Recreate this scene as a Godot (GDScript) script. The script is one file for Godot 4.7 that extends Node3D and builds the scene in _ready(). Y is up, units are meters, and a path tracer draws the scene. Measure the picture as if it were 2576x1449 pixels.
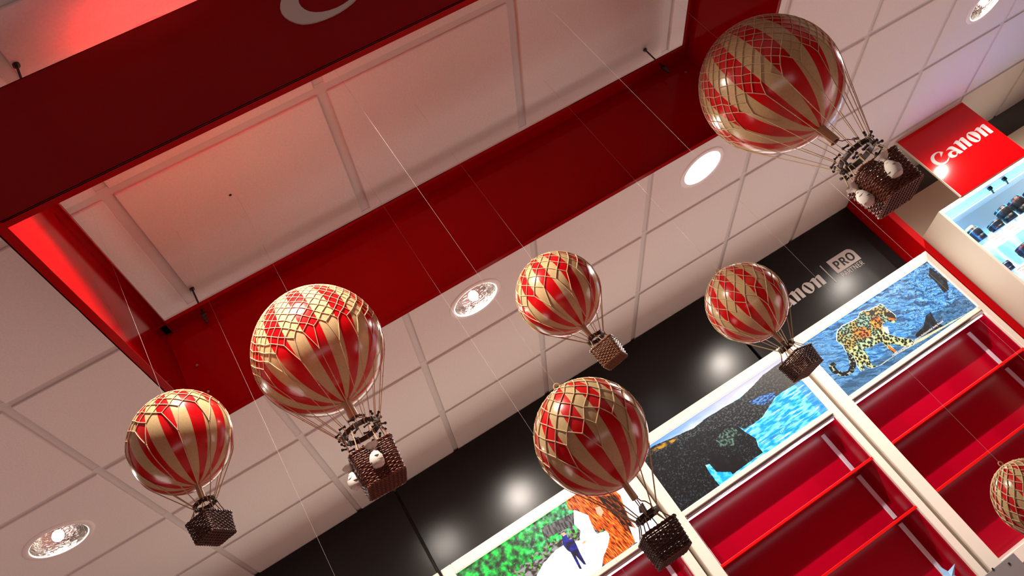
extends Node3D
# A shop ceiling seen from below: model hot-air balloons hung inside a red hanging frame,
# a wall of light boxes and shelves behind, a lit lens cabinet at the right. Metres, y up.

const CEIL := 3.195      # underside of the ceiling tiles
const TILE := 0.6
var M := {}
var taken := {}
var rng := RandomNumberGenerator.new()

# ---------------------------------------------------------------- mesh buffer
class MB:
	var v := PackedVector3Array()
	var n := PackedVector3Array()
	var uv := PackedVector2Array()
	var ix := PackedInt32Array()
	func vert(p: Vector3, nn: Vector3, t := Vector2.ZERO) -> int:
		v.append(p); n.append(nn); uv.append(t)
		return v.size() - 1
	func tri(a: int, b: int, c: int) -> void:
		# Godot's front faces run clockwise: keep the winding in step with the normals
		var face := (v[b] - v[a]).cross(v[c] - v[a])
		if face.dot(n[a] + n[b] + n[c]) > 0.0:
			ix.append(a); ix.append(c); ix.append(b)
		else:
			ix.append(a); ix.append(b); ix.append(c)
	func quad(a: int, b: int, c: int, d: int) -> void:
		tri(a, b, c); tri(a, c, d)
	func flat(pts: Array, out: Vector3) -> void:
		# a flat convex polygon whose normal points towards out
		var nn: Vector3 = (pts[1] - pts[0]).cross(pts[2] - pts[0]).normalized()
		if nn.dot(out) < 0.0: nn = -nn
		var f := v.size()
		for p in pts: vert(p, nn)
		for k in range(1, pts.size() - 1): tri(f, f + k, f + k + 1)
	func rect(o: Vector3, eu: Vector3, ev: Vector3, out: Vector3) -> void:
		# with uv, v running down
		var nn := out.normalized()
		var a := vert(o, nn, Vector2(0, 0))
		var b := vert(o + eu, nn, Vector2(1, 0))
		var c := vert(o + eu + ev, nn, Vector2(1, 1))
		var d := vert(o + ev, nn, Vector2(0, 1))
		quad(a, b, c, d)
	func box(lo: Vector3, hi: Vector3, bev := 0.0) -> void:
		var c := (lo + hi) * 0.5
		var h := (hi - lo) * 0.5
		bev = minf(bev, minf(h.x, minf(h.y, h.z)) * 0.45)
		for ax in 3:
			for s in [-1.0, 1.0]:
				var a1 := (ax + 1) % 3
				var a2 := (ax + 2) % 3
				var pts := []
				for q in [[-1.0, -1.0], [1.0, -1.0], [1.0, 1.0], [-1.0, 1.0]]:
					var p := Vector3.ZERO
					p[ax] = s * h[ax]
					p[a1] = q[0] * (h[a1] - bev)
					p[a2] = q[1] * (h[a2] - bev)
					pts.append(c + p)
				var o := Vector3.ZERO
				o[ax] = s
				flat(pts, o)
		if bev <= 0.0: return
		for ax in 3:
			var a1 := (ax + 1) % 3
			var a2 := (ax + 2) % 3
			for s in [-1.0, 1.0]:
				for t in [-1.0, 1.0]:
					var pts := []
					for q in [[-1.0, 0], [1.0, 0], [1.0, 1], [-1.0, 1]]:
						var p := Vector3.ZERO
						p[ax] = q[0] * (h[ax] - bev)
						p[a1] = s * (h[a1] - (bev if q[1] == 1 else 0.0))
						p[a2] = t * (h[a2] - (0.0 if q[1] == 1 else bev))
						pts.append(c + p)
					var o := Vector3.ZERO
					o[a1] = s
					o[a2] = t
					flat(pts, o)
		for sx in [-1.0, 1.0]:
			for sy in [-1.0, 1.0]:
				for sz in [-1.0, 1.0]:
					flat([c + Vector3(sx * h.x, sy * (h.y - bev), sz * (h.z - bev)), c + Vector3(sx * (h.x - bev), sy * h.y, sz * (h.z - bev)), c + Vector3(sx * (h.x - bev), sy * (h.y - bev), sz * h.z)], Vector3(sx, sy, sz))
	func tube(pts: Array, r: float, sides := 6, closed := false, caps := false) -> void:
		var m := pts.size()
		var first := v.size()
		var side := Vector3.ZERO
		for i in m:
			var a: Vector3 = pts[(i - 1 + m) % m] if closed or i > 0 else pts[i]
			var b: Vector3 = pts[(i + 1) % m] if closed or i < m - 1 else pts[i]
			var t := (b - a).normalized()
			if i == 0:
				side = t.cross(Vector3.UP)
				if side.length() < 0.1: side = t.cross(Vector3.RIGHT)
			side = (side - t * side.dot(t)).normalized()
			var up := side.cross(t)
			for k in sides:
				var w := TAU * k / sides
				var d := side * cos(w) + up * sin(w)
				vert(pts[i] + d * r, d, Vector2(float(k) / sides, float(i) / m))
		for i in (m if closed else m - 1):
			var j := (i + 1) % m
			for k in sides:
				var l := (k + 1) % sides
				quad(first + i * sides + k, first + i * sides + l, first + j * sides + l, first + j * sides + k)
		if caps and not closed:
			for e in [0, m - 1]:
				var o: Vector3 = (pts[0] - pts[1]) if e == 0 else (pts[m - 1] - pts[m - 2])
				var ring := []
				for k in sides: ring.append(v[first + e * sides + k])
				flat(ring, o)
	func lathe(prof: Array, seg := 32, c := Vector3.ZERO, smooth := true, wob := 0.0) -> void:
		# prof: Vector2(radius, y); turned round y
		var m := prof.size()
		var seams := []
		for i in m - 1:
			var d: Vector2 = prof[i + 1] - prof[i]
			seams.append(Vector2(d.y, -d.x).normalized())
		for i in m - 1:
			var na: Vector2 = seams[i]
			var nb: Vector2 = seams[i]
			if smooth:
				if i > 0 and seams[i - 1].dot(seams[i]) > 0.5: na = (seams[i - 1] + seams[i]).normalized()
				if i < m - 2 and seams[i + 1].dot(seams[i]) > 0.5: nb = (seams[i + 1] + seams[i]).normalized()
			var f := v.size()
			for k in seg + 1:
				var w := TAU * k / seg
				var e := Vector3(cos(w), 0, sin(w))
				var q := 1.0 + wob * (sin(w * 5.0 + i) * 0.5 + sin(w * 3.0 - i * 1.7) * 0.5)
				vert(c + e * prof[i].x * q + Vector3(0, prof[i].y, 0), (e * na.x + Vector3(0, na.y, 0)).normalized(), Vector2(float(k) / seg, float(i) / m))
				vert(c + e * prof[i + 1].x * q + Vector3(0, prof[i + 1].y, 0), (e * nb.x + Vector3(0, nb.y, 0)).normalized(), Vector2(float(k) / seg, float(i + 1) / m))
			for k in seg:
				quad(f + 2 * k, f + 2 * k + 2, f + 2 * k + 3, f + 2 * k + 1)
	func prism(poly: PackedVector2Array, hole: PackedVector2Array, z0: float, z1: float) -> void:
		# a flat outline given thickness along z; z1 is the face
		if hole.size():
			# a ring: both outlines are seen whole from the middle of the hole
			var mid := Vector2.ZERO
			for p in hole: mid += p / hole.size()
			var seg := 64
			for z in [z0, z1]:
				var f := v.size()
				for k in seg:
					var d := Vector2.from_angle(TAU * k / seg)
					for ring in [hole, poly]:
						var far := 0.0
						for i in ring.size():
							var hit = Geometry2D.segment_intersects_segment(mid, mid + d * 10.0, ring[i], ring[(i + 1) % ring.size()])
							if hit != null: far = maxf(far, mid.distance_to(hit))
						var q := mid + d * far
						vert(Vector3(q.x, q.y, z), Vector3(0, 0, 1.0 if z == z1 else -1.0))
				for k in seg:
					var l := (k + 1) % seg
					quad(f + 2 * k, f + 2 * k + 1, f + 2 * l + 1, f + 2 * l)
		else:
			var t := Geometry2D.triangulate_polygon(poly)
			for z in [z0, z1]:
				var f := v.size()
				for p in poly: vert(Vector3(p.x, p.y, z), Vector3(0, 0, 1.0 if z == z1 else -1.0))
				for k in range(0, t.size(), 3): tri(f + t[k], f + t[k + 1], f + t[k + 2])
		for ring in [poly, hole]:
			var sgn := 1.0 if Geometry2D.is_polygon_clockwise(ring) else -1.0
			if ring == hole and hole.size(): sgn = -sgn
			for i in ring.size():
				var a: Vector2 = ring[i]
				var b: Vector2 = ring[(i + 1) % ring.size()]
				var d := (b - a)
				var o := Vector3(-d.y, d.x, 0) * sgn
				flat([Vector3(a.x, a.y, z0), Vector3(b.x, b.y, z0), Vector3(b.x, b.y, z1), Vector3(a.x, a.y, z1)], o)
	func mesh() -> ArrayMesh:
		var a := []
		a.resize(Mesh.ARRAY_MAX)
		a[Mesh.ARRAY_VERTEX] = v
		a[Mesh.ARRAY_NORMAL] = n
		a[Mesh.ARRAY_TEX_UV] = uv
		a[Mesh.ARRAY_INDEX] = ix
		var m := ArrayMesh.new()
		m.add_surface_from_arrays(Mesh.PRIMITIVE_TRIANGLES, a)
		return m

# ---------------------------------------------------------------- nodes
func numbered(called: String) -> String:
	if not taken.has(called):
		taken[called] = 0
		return called
	taken[called] += 1
	return "%s_%03d" % [called, taken[called]]

func tag(o: Node3D, label: String, category: String, group := "") -> Node3D:
	o.set_meta("label", label)
	o.set_meta("category", category)
	if group: o.set_meta("group", group)
	return o

func thing(called: String, label: String, category: String, at := Vector3.ZERO, group := "") -> Node3D:
	var o := Node3D.new()
	o.name = numbered(called)
	add_child(o)
	o.position = at
	return tag(o, label, category, group)

func holder(called: String, parent: Node3D) -> Node3D:
	var o := Node3D.new()
	o.name = called
	parent.add_child(o, true)
	return o

func put(called: String, b, m: Material, parent: Node3D = null) -> MeshInstance3D:
	var o := MeshInstance3D.new()
	o.mesh = b.mesh() if b is MB else b
	o.material_override = null
	o.set_surface_override_material(0, m)
	if parent == null:
		o.name = numbered(called)
		add_child(o)
	else:
		o.name = called
		parent.add_child(o, true)
	return o

func bx(lo: Vector3, hi: Vector3, bev := 0.0) -> MB:
	var b := MB.new()
	b.box(lo, hi, bev)
	return b

func struct(called: String, b, m: Material) -> MeshInstance3D:
	var o := put(called, b, m)
	o.set_meta("kind", "structure")
	return o

func mat(c: Color, rough := 0.6, metal := 0.0, spec := 0.5) -> StandardMaterial3D:
	var m := StandardMaterial3D.new()
	m.albedo_color = c
	m.roughness = rough
	m.metallic = metal
	m.metallic_specular = spec
	return m

func glow(c: Color, e: float) -> StandardMaterial3D:
	var m := mat(Color(0.8, 0.8, 0.8), 0.5)
	m.emission_enabled = true
	m.emission = c
	m.emission_energy_multiplier = e
	return m

func noise_tex(freq: float, lo: Color, hi: Color, size := 512, kind := FastNoiseLite.TYPE_SIMPLEX_SMOOTH) -> NoiseTexture2D:
	var f := FastNoiseLite.new()
	f.seed = 7
	f.noise_type = kind
	f.frequency = freq
	f.fractal_octaves = 4
	var t := NoiseTexture2D.new()
	t.width = size
	t.height = size
	t.seamless = true
	t.noise = f
	var g := Gradient.new()
	g.set_color(0, lo)
	g.set_color(1, hi)
	t.color_ramp = g
	return t

func spot(parent: Node3D, at: Vector3, energy: float, c: Color, angle: float, size := 0.03, soft := 0.3) -> void:
	var l := SpotLight3D.new()
	l.name = "lamp_light"
	l.light_color = c
	l.light_energy = energy
	l.spot_angle = angle
	l.spot_angle_attenuation = soft
	l.spot_range = 12.0
	l.spot_attenuation = 2.0
	l.light_size = size
	l.shadow_enabled = true
	l.rotation_degrees = Vector3(-90, 0, 0)
	parent.add_child(l, true)
	l.position = at

func area(parent: Node3D, at: Vector3, size: Vector2, energy: float, c: Color, turn: Vector3) -> void:
	var l := AreaLight3D.new()
	l.name = "panel_light"
	l.light_color = c
	l.light_energy = energy
	l.area_size = size
	l.area_range = 12.0
	l.area_attenuation = 2.0
	l.shadow_enabled = true
	l.rotation_degrees = turn
	parent.add_child(l, true)
	l.position = at

# ---------------------------------------------------------------- top: camera, light, exposure
func setup_view() -> void:
	var cam := Camera3D.new()
	cam.name = "camera"
	add_child(cam)
	var right := Vector3(0.852632, -0.514744, -0.089768)
	var down := Vector3(-0.467583, -0.674977, -0.570764)
	var ahead := Vector3(0.233206, 0.528625, -0.816193)
	cam.transform = Transform3D(Basis(right, -down, -ahead).orthonormalized(), Vector3(0.925808, 1.581914, 2.839800))
	var focal := 2124.872
	cam.projection = Camera3D.PROJECTION_FRUSTUM
	cam.near = 0.05
	cam.far = 60.0
	cam.size = 0.05 * 1449.0 / focal
	cam.frustum_offset = Vector2(0.05 * (1288.0 - 1231.111) / focal, 0.05 * -(724.5 - 492.080) / focal)
	cam.current = true
	var env := Environment.new()
	env.background_mode = Environment.BG_COLOR
	env.background_color = Color.BLACK
	env.tonemap_mode = Environment.TONE_MAPPER_LINEAR
	env.tonemap_exposure = EXPOSURE
	env.sdfgi_enabled = true
	env.ssao_enabled = true
	env.ssil_enabled = true
	var w := WorldEnvironment.new()
	w.name = "world"
	w.environment = env
	add_child(w)

const EXPOSURE := 1.16
const KEY_E := 2.8          # the lamp over the balloons
const ROW_E := 1.6          # the row of downlights along the wall
const BOX_E := 1.15          # light boxes, as seen
const BOX_AREA := 0.27      # light boxes, as they light the room
const COUNTER_E := 1.0      # counter behind the viewer, plus two added ones that brighten the ceiling
const STRIP_E := 7.0
const CAB_E := 1.1
const WARM := Color(1.0, 0.95, 0.90)
const COOL := Color(0.93, 0.95, 1.0)

# ---------------------------------------------------------------- materials
func setup_materials() -> void:
	M.tile = mat(Color(0.90, 0.885, 0.865), 0.95, 0.0, 0.2)
	M.tile.albedo_texture = noise_tex(0.09, Color(0.95, 0.95, 0.95), Color(1, 1, 1))
	M.tile.uv1_triplanar = true
	M.tile.uv1_world_triplanar = true
	M.tile.uv1_scale = Vector3(2.3, 2.3, 2.3)
	M.tbar = mat(Color(0.80, 0.785, 0.77), 0.7)
	M.plenum = mat(Color(0.02, 0.02, 0.02), 0.9)
	M.trim = mat(Color(0.92, 0.90, 0.88), 0.45)
	M.reflector = mat(Color(0.93, 0.92, 0.90), 0.16, 1.0)
	M.reflector.normal_enabled = true
	M.reflector.normal_texture = bumps(0.05)
	M.reflector.normal_scale = 0.5
	M.red = mat(Color(0.60, 0.0, 0.022), 0.12, 0.0, 0.22)
	M.redwall = mat(Color(0.70, 0.0, 0.025), 0.35, 0.0, 0.22)
	M.redsign = mat(Color(0.86, 0.0, 0.012), 0.08, 0.0, 0.4)
	M.redback = mat(Color(0.64, 0.0, 0.12), 0.2, 0.0, 0.4)
	M.redrail = mat(Color(0.86, 0.03, 0.04), 0.25)
	M.letter = mat(Color(0.86, 0.84, 0.82), 0.5)
	M.dark = mat(Color(0.13, 0.125, 0.12), 0.2, 0.0, 0.32)
	M.black = mat(Color(0.02, 0.02, 0.02), 0.6)
	M.white = mat(Color(0.92, 0.88, 0.82), 0.4)
	M.cabinet = mat(Color(0.74, 0.69, 0.62), 0.5)
	M.beige = mat(Color(0.86, 0.80, 0.71), 0.6)
	M.greywall = mat(Color(0.36, 0.35, 0.33), 0.8)
	M.floor = mat(Color(0.74, 0.54, 0.51), 0.7)
	M.floor.albedo_texture = noise_tex(0.02, Color(0.86, 0.84, 0.82), Color(1, 1, 1))
	M.floor.uv1_triplanar = true
	M.floor.uv1_world_triplanar = true
	M.wall = mat(Color(0.45, 0.41, 0.39), 0.8)
	M.steel = mat(Color(0.30, 0.27, 0.26), 0.45, 0.8)
	M.screw = mat(Color(0.75, 0.74, 0.72), 0.35, 0.9)
	M.chrome = mat(Color(0.85, 0.85, 0.88), 0.12, 1.0)
	M.gore_red = paper(Color(0.80, 0.035, 0.075))
	M.gore_cream = paper(Color(0.80, 0.70, 0.52))
	M.cord = mat(Color(0.80, 0.70, 0.55), 0.8)
	M.rope = mat(Color(0.66, 0.58, 0.48), 0.8)
	M.nylon = mat(Color(0.85, 0.82, 0.80, 0.22), 0.3)
	M.nylon.transparency = BaseMaterial3D.TRANSPARENCY_ALPHA
	M.wood = mat(Color(0.76, 0.63, 0.49), 0.6)
	M.hoop = mat(Color(0.17, 0.10, 0.07), 0.5)
	M.wicker = mat(Color(0.34, 0.14, 0.06), 0.32)
	M.wicker_dark = mat(Color(0.27, 0.135, 0.075), 0.42)
	M.cloth = mat(Color(0.86, 0.84, 0.81), 0.9)
	M.cordred = mat(Color(0.45, 0.05, 0.06), 0.7)
	M.glass = mat(Color(0.80, 0.92, 1.0, 0.16), 0.03)
	M.glass.transparency = BaseMaterial3D.TRANSPARENCY_ALPHA
	M.lens = mat(Color(0.03, 0.03, 0.033), 0.38)
	M.rubber = mat(Color(0.018, 0.018, 0.018), 0.7)
	M.silver = mat(Color(0.75, 0.75, 0.77), 0.3, 0.8)
	M.card = mat(Color(0.93, 0.92, 0.92), 0.6)
	M.ink = mat(Color(0.25, 0.25, 0.27), 0.7)
	M.inkred = mat(Color(0.75, 0.08, 0.08), 0.7)
	M.tan = mat(Color(0.80, 0.62, 0.32), 0.5)
	M.upright = mat(Color(0.86, 0.83, 0.86), 0.4)
	M.grey = mat(Color(0.50, 0.48, 0.48), 0.5)

func paper(c: Color) -> StandardMaterial3D:
	var m := mat(c, 0.22, 0.0, 0.5)
	m.albedo_texture = noise_tex(0.03, Color(0.90, 0.90, 0.90), Color(1, 1, 1), 256)
	m.uv1_triplanar = true
	m.uv1_scale = Vector3(3, 3, 3)
	m.clearcoat_enabled = true
	m.clearcoat = 0.2
	m.clearcoat_roughness = 0.12
	return m

func bumps(freq: float) -> NoiseTexture2D:
	var f := FastNoiseLite.new()
	f.seed = 3
	f.frequency = freq
	var t := NoiseTexture2D.new()
	t.width = 256
	t.height = 256
	t.seamless = true
	t.as_normal_map = true
	t.bump_strength = 6.0
	t.noise = f
	return t

# ---------------------------------------------------------------- room
const X0 := -5.0
const X1 := 9.0
const Z0 := -1.81
const Z1 := 8.0
const C0 := -4      # columns and rows of tiles that are built one by one
const C1 := 9
const R0 := -5
const R1 := 2

const LAMPS := [   # x, z, kind (0 reflector lamp, 1 flush LED disc, 2 the lamp over the balloons), strength
	[-0.9, -0.3, 0, 0.15], [-0.3, -0.3, 0, 0.15], [0.9, -0.3, 0, 0.5], [1.5, -0.3, 0, 1.25], [2.7, -0.3, 1, 1.1], [3.3, -0.3, 0, 1.1], [4.5, -0.3, 0, 1.0], [5.1, -0.3, 0, 1.2], [0.9, 1.5, 2, 1.0]]

func lamp_in(c: int, r: int) -> bool:
	for l in LAMPS:
		if absf(l[0] - (c + 0.5) * TILE) < 0.05 and absf(l[1] + (r + 0.5) * TILE) < 0.05: return true
	return false

func tile_mesh(w: float, d: float, hole: float) -> MB:
	# centred, underside at y = 0, slightly bevelled
	var b := MB.new()
	if hole <= 0.0:
		b.box(Vector3(-w / 2, 0, -d / 2), Vector3(w / 2, 0.02, d / 2), 0.0025)
		return b
	var e := 0.0025
	var seg := 48
	for k in seg:
		var a0 := TAU * k / seg + PI / 4
		var a1 := TAU * (k + 1) / seg + PI / 4
		var pts := []
		for a in [a0, a1]:
			var q := Vector3(cos(a), 0, sin(a))
			var s := maxf(absf(q.x) / (w / 2 - e), absf(q.z) / (d / 2 - e))
			pts.append([q * hole, q / s])
		b.flat([pts[0][0], pts[0][1], pts[1][1], pts[1][0]], Vector3.DOWN)
		b.flat([pts[0][0], pts[1][0], pts[1][0] + Vector3(0, 0.02, 0), pts[0][0] + Vector3(0, 0.02, 0)], -pts[0][0])
		var o0: Vector3 = pts[0][1]
		var o1: Vector3 = pts[1][1]
		b.flat([o0, o1, o1 * 1.009 + Vector3(0, 0.0025, 0), o0 * 1.009 + Vector3(0, 0.0025, 0)], o0 + Vector3(0, -0.2, 0))
		b.flat([o0 * 1.009 + Vector3(0, 0.0025, 0), o1 * 1.009 + Vector3(0, 0.0025, 0), o1 * 1.009 + Vector3(0, 0.02, 0), o0 * 1.009 + Vector3(0, 0.02, 0)], o0)
	return b

func build_room() -> void:
	struct("floor", bx(Vector3(X0, -0.1, Z0), Vector3(X1, 0, Z1)), M.floor)
	struct("wall_back", bx(Vector3(X0, 0, Z0 - 0.15), Vector3(X1, 3.4, Z0)), M.greywall)
	struct("wall_left", bx(Vector3(X0 - 0.15, 0, Z0), Vector3(X0, 3.4, Z1)), M.wall)
	struct("wall_right", bx(Vector3(X1, 0, Z0), Vector3(X1 + 0.15, 3.4, Z1)), M.wall)
	struct("wall_front", bx(Vector3(X0, 0, Z1), Vector3(X1, 3.4, Z1 + 0.15)), M.wall)
	var c := Node3D.new()
	c.name = "ceiling"
	add_child(c)
	c.set_meta("kind", "structure")
	c.position = Vector3(0, CEIL, 0)
	var half := 0.015       # half of the joint between two tiles
	var full := tile_mesh(TILE - 2 * half, TILE - 2 * half, 0.0).mesh()
	var holed := tile_mesh(TILE - 2 * half, TILE - 2 * half, 0.113).mesh()
	var zend := Z0 + 0.002
	for col in range(C0, C1 + 1):
		for row in range(R0, R1 + 1):
			var zc := -(row + 0.5) * TILE
			if row == R1:      # cut to meet the wall; one cut tile by the sign was left askew
				var z0 := -R1 * TILE - half
				var t := MB.new()
				if col == 6:
					t.prism(PackedVector2Array([Vector2(-0.285, -z0), Vector2(0.255, -z0 + 0.0), Vector2(0.17, -z0 + 0.24), Vector2(0.22, -zend), Vector2(-0.285, -zend)]), PackedVector2Array(), 0, 0.02)
				else:
					t.prism(PackedVector2Array([Vector2(-0.285, -z0), Vector2(0.285, -z0), Vector2(0.285, -zend), Vector2(-0.285, -zend)]), PackedVector2Array(), 0, 0.02)
				var p := put("tile", t, M.tile, c)
				p.rotation_degrees = Vector3(-90, 0, 0)
				p.position = Vector3((col + 0.5) * TILE, 0, 0)
				continue
			var o := put("tile", holed if lamp_in(col, row) else full, M.tile, c)
			o.position = Vector3((col + 0.5) * TILE, rng.randf_range(-0.0006, 0.0006), zc)
			o.rotation = Vector3(rng.randf_range(-0.0008, 0.0008), 0, rng.randf_range(-0.0008, 0.0008))
	var xa := C0 * TILE
	var xb := (C1 + 1) * TILE
	var za := zend
	var zb := -R0 * TILE
	for col in range(C0, C1 + 2):
		put("grid_bar", bx(Vector3(col * TILE - 0.019, 0.0085, za), Vector3(col * TILE + 0.019, 0.0105, zb)), M.tbar, c)
	for row in range(R0, R1 + 1):
		put("grid_bar", bx(Vector3(xa, 0.0078, -row * TILE - 0.019), Vector3(xb, 0.0112, -row * TILE + 0.019)), M.tbar, c)
	put("plenum", bx(Vector3(X0, 0.19, Z0), Vector3(X1, 0.21, Z1)), M.plenum, c)
	for q in [[X0, xa, Z0, Z1], [xb, X1, Z0, Z1], [xa, xb, zb, Z1]]:
		put("soffit", bx(Vector3(q[0], 0, q[2]), Vector3(q[1], 0.03, q[3])), M.tile, c)
	# one bolt-hole plug left in a tile inside the red frame
	var plug := MB.new()
	plug.lathe([Vector2(0.004, 0.001), Vector2(0.004, -0.002), Vector2(0.0, -0.002)], 10, Vector3(0.86, 0, 0.99))
	put("plug", plug, M.steel, c)

func downlight(x: float, z: float, kind: int, power: float, label: String) -> void:
	var o := thing("downlight", label, "downlight", Vector3(x, CEIL, z), "recessed ceiling downlights")
	var ring := MB.new()
	ring.lathe([Vector2(0.101, 0.02), Vector2(0.100, -0.002), Vector2(0.103, -0.0045), Vector2(0.122, -0.003), Vector2(0.1255, 0.0), Vector2(0.1255, 0.003)], 64)
	put("trim_ring", ring, M.trim, o)
	if kind == 1:
		var can := MB.new()
		can.lathe([Vector2(0.0, 0.06), Vector2(0.099, 0.06), Vector2(0.099, 0.0)], 48)
		put("housing", can, M.trim, o)
		var disc := MB.new()
		disc.lathe([Vector2(0.0, 0.004), Vector2(0.094, 0.004), Vector2(0.099, 0.008)], 48)
		put("lamp_disc", disc, glow(Color(0.97, 0.98, 1.0), 6.0), o)
		spot(o, Vector3(0, -0.004, 0), ROW_E * power, COOL, 78.0, 0.09, 0.9)
		return
	var deep := 0.105 if kind == 2 else 0.06
	var bulb_y := 0.088 if kind == 2 else 0.018
	var can := MB.new()
	var prof := []
	for k in 9:
		var t := k / 8.0
		prof.append(Vector2(0.1 - 0.055 * t * t, deep * 1.25 * t))
	prof.append(Vector2(0.0, deep * 1.27))
	prof.reverse()
	can.lathe(prof, 48)
	put("reflector", can, M.reflector, o)
	var bulb := MB.new()
	var bp := []
	for k in 9:
		var a := PI * k / 8.0
		bp.append(Vector2(0.022 * sin(a), 0.022 * cos(a) + bulb_y))
	bulb.lathe(bp, 24)
	put("bulb", bulb, glow(WARM, 2.0 + 8.0 * power), o)
	if kind == 2:
		spot(o, Vector3(0, bulb_y, 0), KEY_E * power, Color(1.0, 0.95, 0.88), 80.0, 0.022, 0.2)
	else:
		spot(o, Vector3(0, bulb_y, 0), ROW_E * power, WARM, 85.0, 0.022, 0.3)

func build_lamps() -> void:
	var names := ["reflector downlight beyond the pair at the dark end of the wall", "reflector downlight by itself in the tile behind the lowest small balloon", "reflector downlight hidden behind the large balloon with two sandbags", "reflector downlight between the large and small balloons below the red frame", "bright flush white downlight beside the red frame corner", "reflector downlight hidden behind the large balloon by the red sign", "reflector downlight in the lilac lit tiles above the red sign", "reflector downlight farthest along the row past the red sign", "downlight inside the red hanging frame shining on the balloons"]
	for i in LAMPS.size():
		downlight(LAMPS[i][0], LAMPS[i][1], LAMPS[i][2], LAMPS[i][3], names[i])
	# a lit counter behind the viewer; the other two are added as ceiling light
	var spots := [[0.0, 2.2, 3.15, 3.95, 0.45, "lit glass-topped counter straight behind the viewer"], [3.2, 5.0, 0.7, 1.5, 0.8, "added lit counter to brighten the ceiling on the lens cabinet's side of the shop"], [-2.9, -0.9, 0.2, 1.0, 1.3, "added lit counter to brighten the ceiling on the side away from the lens cabinet"]]
	for q in spots:
		var o := thing("lit_counter", q[5], "counter", Vector3(q[0], 0, q[2]), "lit counters in the shop")
		var w: float = q[1] - q[0]
		var d: float = q[3] - q[2]
		put("body", bx(Vector3(0, 0.08, 0), Vector3(w, 0.90, d), 0.004), M.redwall, o)
		put("plinth", bx(Vector3(0.04, 0, 0.04), Vector3(w - 0.04, 0.08, d - 0.04)), M.dark, o)
		put("light_panel", bx(Vector3(0.03, 0.90, 0.03), Vector3(w - 0.03, 0.912, d - 0.03)), glow(Color(1.0, 0.93, 0.93), 0.5), o)
		for s in [[0, 0, w, 0.03], [0, d - 0.03, w, d], [0, 0.03, 0.03, d - 0.03], [w - 0.03, 0.03, w, d - 0.03]]:
			put("edge_trim", bx(Vector3(s[0], 0.90, s[1]), Vector3(s[2], 0.94, s[3]), 0.002), M.white, o)
		area(o, Vector3(w / 2, 0.916, d / 2), Vector2(w - 0.06, d - 0.06), COUNTER_E * q[4], Color(1.0, 0.86, 0.84), Vector3(90, 0, 0))

# ---------------------------------------------------------------- the red hanging frame
const FT := 3.115       # top of the frame
const FB := 2.775       # bottom of the frame
const FX0 := 0.499
const FX1 := 2.425
const FZ0 := 0.655
const FZ1 := 1.68

func channel(length: float, top: float, bottom: float) -> MB:
	# sheet-metal channel along +x; the outer face at z = 0, flanges towards -z
	var b := MB.new()
	var t := 0.004
	var h := FT - FB
	b.box(Vector3(0, 0, -t), Vector3(length, h, 0), 0.0012)
	b.box(Vector3(bottom * 0.0, 0, -bottom), Vector3(length, t, 0), 0.0012)
	b.box(Vector3(0, h - t, -top), Vector3(length, h, 0), 0.0012)
	b.box(Vector3(0, h - 0.012, -top), Vector3(length, h, -top + t), 0.0012)
	return b

const GLYPHS := {
	"C": [-763,130,-847,83,-807,148,-828,157,-861,157,-896,148,-922,130,-941,99,-942,63,-927,31,-894,10,-850,4,-804,16,-771,36,-766,26,-801,1,-849,-15,-897,-18,-944,-10,-977,10,-998,52,-1000,91,-983,129,-962,151,-926,169,-884,177,-839,177,-798,164],
	"a1": [-724,121,-675,138,-640,144,-608,137,-591,117,-557,-9,-620,-10,-637,35,-643,81,-653,107,-678,120],
	"a2": [-758,58,-737,74,-699,85,-662,84,-636,66,-623,38,-632,13,-649,0,-679,-13,-721,-10,-751,3,-765,31],
	"a2h": [-693,56,-671,65,-651,64,-639,49,-638,30,-647,15,-664,6,-686,11,-698,26,-701,40],
	"n": [-188,143,-148,161,-118,169,-96,164,-89,145,-55,160,-20,168,0,160,3,145,0,0,-58,1,-60,130,-66,139,-82,136,-87,125,-92,1,-151,0,-151,135,-163,140],
	"o": [-334,140,-302,166,-266,175,-231,165,-197,143,-178,106,-180,65,-201,27,-234,3,-275,-7,-309,4,-332,27,-349,66,-350,109],
	"oh": [-296,152,-278,157,-268,145,-237,28,-244,14,-263,10,-272,24,-301,137]}

func glyph(name_: String, s: float, dx := 0.0, smooth := true) -> PackedVector2Array:
	var raw := PackedVector2Array()
	var g: Array = GLYPHS[name_]
	for k in range(0, g.size(), 2): raw.append(Vector2(g[k] / 1000.0 + dx, g[k + 1] / 1000.0) * s)
	if not smooth: return raw
	# round the gentle corners with one pass of corner cutting, keep the sharp ones
	var p := PackedVector2Array()
	var m := raw.size()
	for i in m:
		var a := raw[(i - 1 + m) % m]
		var b := raw[i]
		var c := raw[(i + 1) % m]
		if (b - a).normalized().dot((c - b).normalized()) > 0.45:
			p.append(b.lerp(a, 0.25))
			p.append(b.lerp(c, 0.25))
		else:
			p.append(b)
	return p

func wordmark(parent: Node3D, at: Vector3, width: float, thick: float, m: Material) -> void:
	# the five letters of the maker's name; at = foot of the last letter
	var none := PackedVector2Array()
	for k in 5:
		var b := MB.new()
		if k == 0: b.prism(glyph("C", width), none, 0, thick)
		if k == 1:
			b.prism(glyph("a1", width), none, 0, thick)
			b.prism(glyph("a2", width), glyph("a2h", width), 0, thick)
		if k == 2: b.prism(glyph("n", width, -0.381), none, 0, thick)
		if k == 3: b.prism(glyph("o", width), glyph("oh", width), 0, thick)
		if k == 4: b.prism(glyph("n", width), none, 0, thick)
		put("letter", b, m, parent).position = at

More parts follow.
